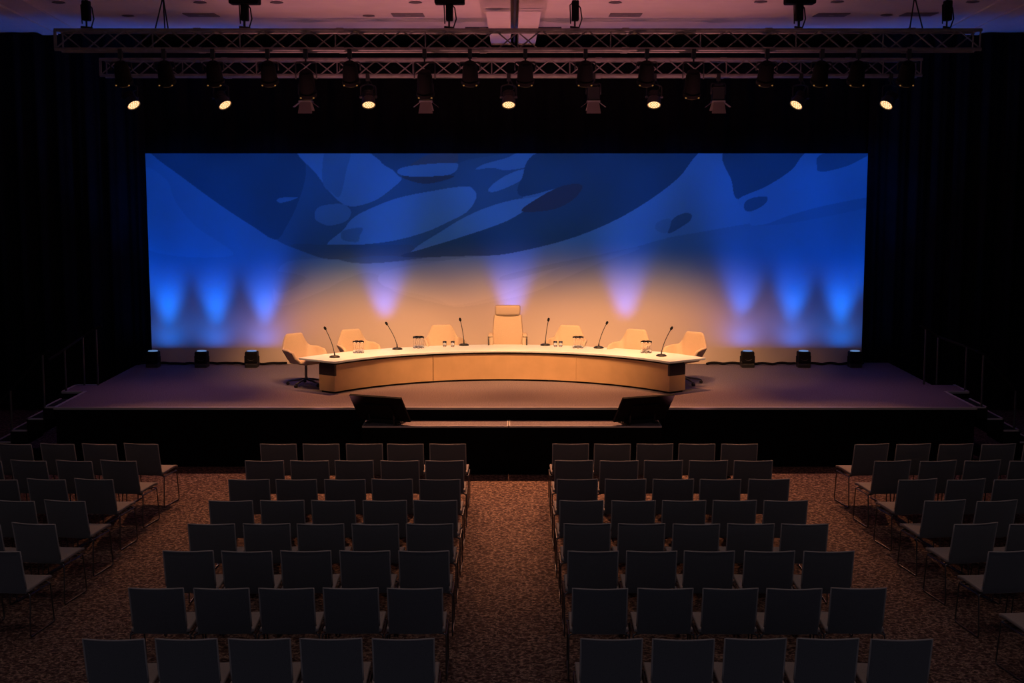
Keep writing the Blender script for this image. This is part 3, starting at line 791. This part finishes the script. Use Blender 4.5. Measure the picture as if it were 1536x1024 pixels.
# fresnels with barn doors beneath the rear truss
for i, px in enumerate((459, 639, 890, 1077)):
    p = onY(px, 155, Y2)
    t = thing('barn_door_lantern', (p.x, Y2, zb2-.03), 0, 'black fresnel lantern with pale barn doors under the rear truss, %s from the left' % ORD[i], 'stage light', 'barn door lanterns under the rear truss')
    zl = p.z-(zb2-.03)
    MB().box(-.03, .03, -.035, .035, -.06, .06).cyl((0, 0, -.10), (0, 0, -.05), .012, n=8).build('clamp', M['black'], t)
    MB().tube(fillet([(-.115, 0, zl+.14), (-.115, 0, -.10), (.115, 0, -.10), (.115, 0, zl+.14)], .03), .010, 8).build('yoke', M['black'], t, True)
    MB().box(-.10, .10, -.09, .10, zl+.04, zl+.26).box(-.075, .075, -.07, .08, zl+.26, zl+.30).build('housing', M['black'], t, bevel=.015)
    MB().lathe([(.085, zl+.028), (.085, zl+.04)], n=20).build('lens', M['amber'], t)
    MB().box(-.105, .105, -.10, .105, zl+.0, zl+.012).build('colour_frame', M['alu'], t) if False else None
    fr = MB(); fr.box(-.105, .105, -.105, -.09, zl+.015, zl+.04).box(-.105, .105, .095, .11, zl+.015, zl+.04).box(-.105, -.09, -.09, .095, zl+.015, zl+.04).box(.09, .105, -.09, .095, zl+.015, zl+.04)
    fr.build('door_frame', M['alu'], t)
    def flap(a, b, c, d):
        m = MB(); m.add([a, b, c, d], [(0, 1, 2, 3)]); m.build('barn_door', M['flap'], t, solid=.004)
    flap((-.085, -.10, zl+.015), (.085, -.10, zl+.015), (.115, -.125, zl-.165), (-.115, -.125, zl-.165))
    flap((-.085, .105, zl+.015), (.085, .105, zl+.015), (.115, .17, zl-.11), (-.115, .17, zl-.11))
    flap((-.10, -.08, zl+.015), (-.10, .08, zl+.015), (-.20, .09, zl-.06), (-.20, -.09, zl-.06))
    flap((.10, -.08, zl+.015), (.10, .08, zl+.015), (.20, .09, zl-.06), (.20, -.09, zl-.06))

# dark lanterns hung from the front truss, facing upstage
for i, px in enumerate(KEYX):
    p = onY(px, 118, Y1)
    big = px in (459, 637, 1040)
    t = thing('hanging_stage_light', (p.x, Y1, zb1-.03), 0, 'dark stage light hung from the front truss facing upstage, %s from the left' % ORD[i], 'stage light', 'dark stage lights on the front truss')
    MB().box(-.028, .028, -.035, .035, -.10, .035).cyl((0, 0, -.16), (0, 0, -.09), .012, n=8).build('clamp', M['black'], t)
    zl = onY(px, 126, Y1).z-(zb1-.03)
    if big: zl -= .12
    MB().tube(fillet([(-.145, .02, zl+.19), (-.145, 0, -.15), (.145, 0, -.15), (.145, .02, zl+.19)], .03), .010, 8).build('yoke', M['black'], t, True)
    tilt = math.radians(30)
    hb = MB(); hb.M = Matrix.Translation((0, .05, zl+.18)) @ Matrix.Rotation(tilt, 4, 'X')
    L0 = .19 if not big else .25
    hb.lathe([(.118, -L0), (.128, -L0+.01), (.128, -L0+.06), (.115, -L0+.07), (.105, .05), (.085, .12), (.06, .14)], n=20)
    hb.build('housing', M['blackm'], t, 'a')
    ln = MB(); ln.M = hb.M; ln.lathe([(.112, -L0-.004), (.112, -L0+.002)], n=20); ln.build('lens', M['amber'], t)
    kn = MB(); kn.M = hb.M
    kn.lathe([(.012, -.006), (.012, .006)], (-.09, -.10, -L0+.02), n=8).lathe([(.012, -.006), (.012, .006)], (.09, -.10, -L0+.02), n=8)
    kn.build('gel_clip', M['amber'], t)

# ------------------------------------------------------------------ audience chairs
def stack_chair():
    t = thing('audience_chair')
    W_ = .232
    # back: slightly curved pad leaning back (towards -Y, the camera side)
    def bk(u, v):
        x = (2*u-1)*W_; z = .43+.425*v
        y = -.212-.098*v+.018*(2*u-1)**2
        return (x, y, z+.006*(2*u-1)**2*v)
    o = MB().grid(bk, 10, 6).build('backrest', M['chair_fab'], t, True, solid=.030, bevel=.010, seg=3)
    pp = [bk(0, v/6) for v in range(1, 7)]+[bk(u/10, 1) for u in range(1, 10)]+[bk(1, 1-v/6) for v in range(0, 6)]
    pp = [(x*1.004, y-.012, z+(.004 if z > .84 else 0)) for x, y, z in pp]
    MB().tube(fillet(pp[:6]+pp[6:], .0) if False else pp, .0075, 6).build('piping', M['piping'], o, True)
    def st(u, v):
        x = (2*u-1)*.254; y = -.215+.47*v
        z = .452+.012*math.sin(v*PI*.5)-.03*max(0, v-.85)/.15*.5+.008*(2*u-1)**2
        return (x, y, z)
    MB().grid(st, 8, 8).build('seat', M['seat_fab'], t, True, solid=.034, bevel=.011, seg=3)
    for s in (-1, 1):
        x = s*.262
        pts = [(s*.19, .17, .428), (x-.0*s, .19, .424), (x, .245, .012), (x, -.235, .012), (x, -.205, .424), (s*.19, -.19, .428)]
        MB().tube(fillet(pts, .03, 4), .0075, 6).build('side_frame', M['chrome'], t, True)
    cb = MB().tube([(-.235, .12, .420), (.235, .12, .420)], .0075, 6).tube([(-.235, -.15, .420), (.235, -.15, .420)], .0075, 6)
    cb.tube([(-.262, -.20, .418), (-.262, .18, .418)], .0075, 6).tube([(.262, -.20, .418), (.262, .18, .418)], .0075, 6)
    cb.build('under_frame', M['chrome'], t)
    return t
ROWY = [667, 692, 720, 752, 787, 828, 884, 960]
rows = [onZ(768, y, .855).y+.31 for y in ROWY]
rown = ['front', 'second', 'third', 'fourth', 'fifth', 'sixth', 'seventh', 'eighth']
cp = stack_chair(); first = True
def put(x, y, rz, label, group):
    global first
    t = cp if first else copy_tree(cp); first = False
    t.location = (x, y, 0); t.rotation_euler = (0, 0, rz)
    prop(t, label, 'chair', group)
blocks = [('left centre', -.83, -1, 5, 0, 'centre aisle'), ('right centre', .755, 1, 5, 0, 'centre aisle'),
          ('far left', -4.78, -1, 5, -9, 'left aisle'), ('far right', 4.635, 1, 5, 9, 'right aisle')]
for r in range(8):
    for nm, x0, s, n, rot, aisle in blocks:
        side = 'far' in nm
        if side and r == 7: continue
        for k in range(n):
            x = x0+s*.551*k
            jx = random.uniform(-.006, .006); jr = math.radians(rot+random.uniform(-1, 1))
            yy = rows[r]+random.uniform(-.01, .01)+(.0 if not side else 0)
            zc = yy*.992+.44
            if side and abs(768+s*0+F*(x-s*.25)/zc-768) > 775: continue
            put(x+jx, yy, jr, 'charcoal %s row chair in the %s block, %s from the %s' % (rown[r], nm, ORD[k], aisle),
                'audience chairs in the %s block' % nm)
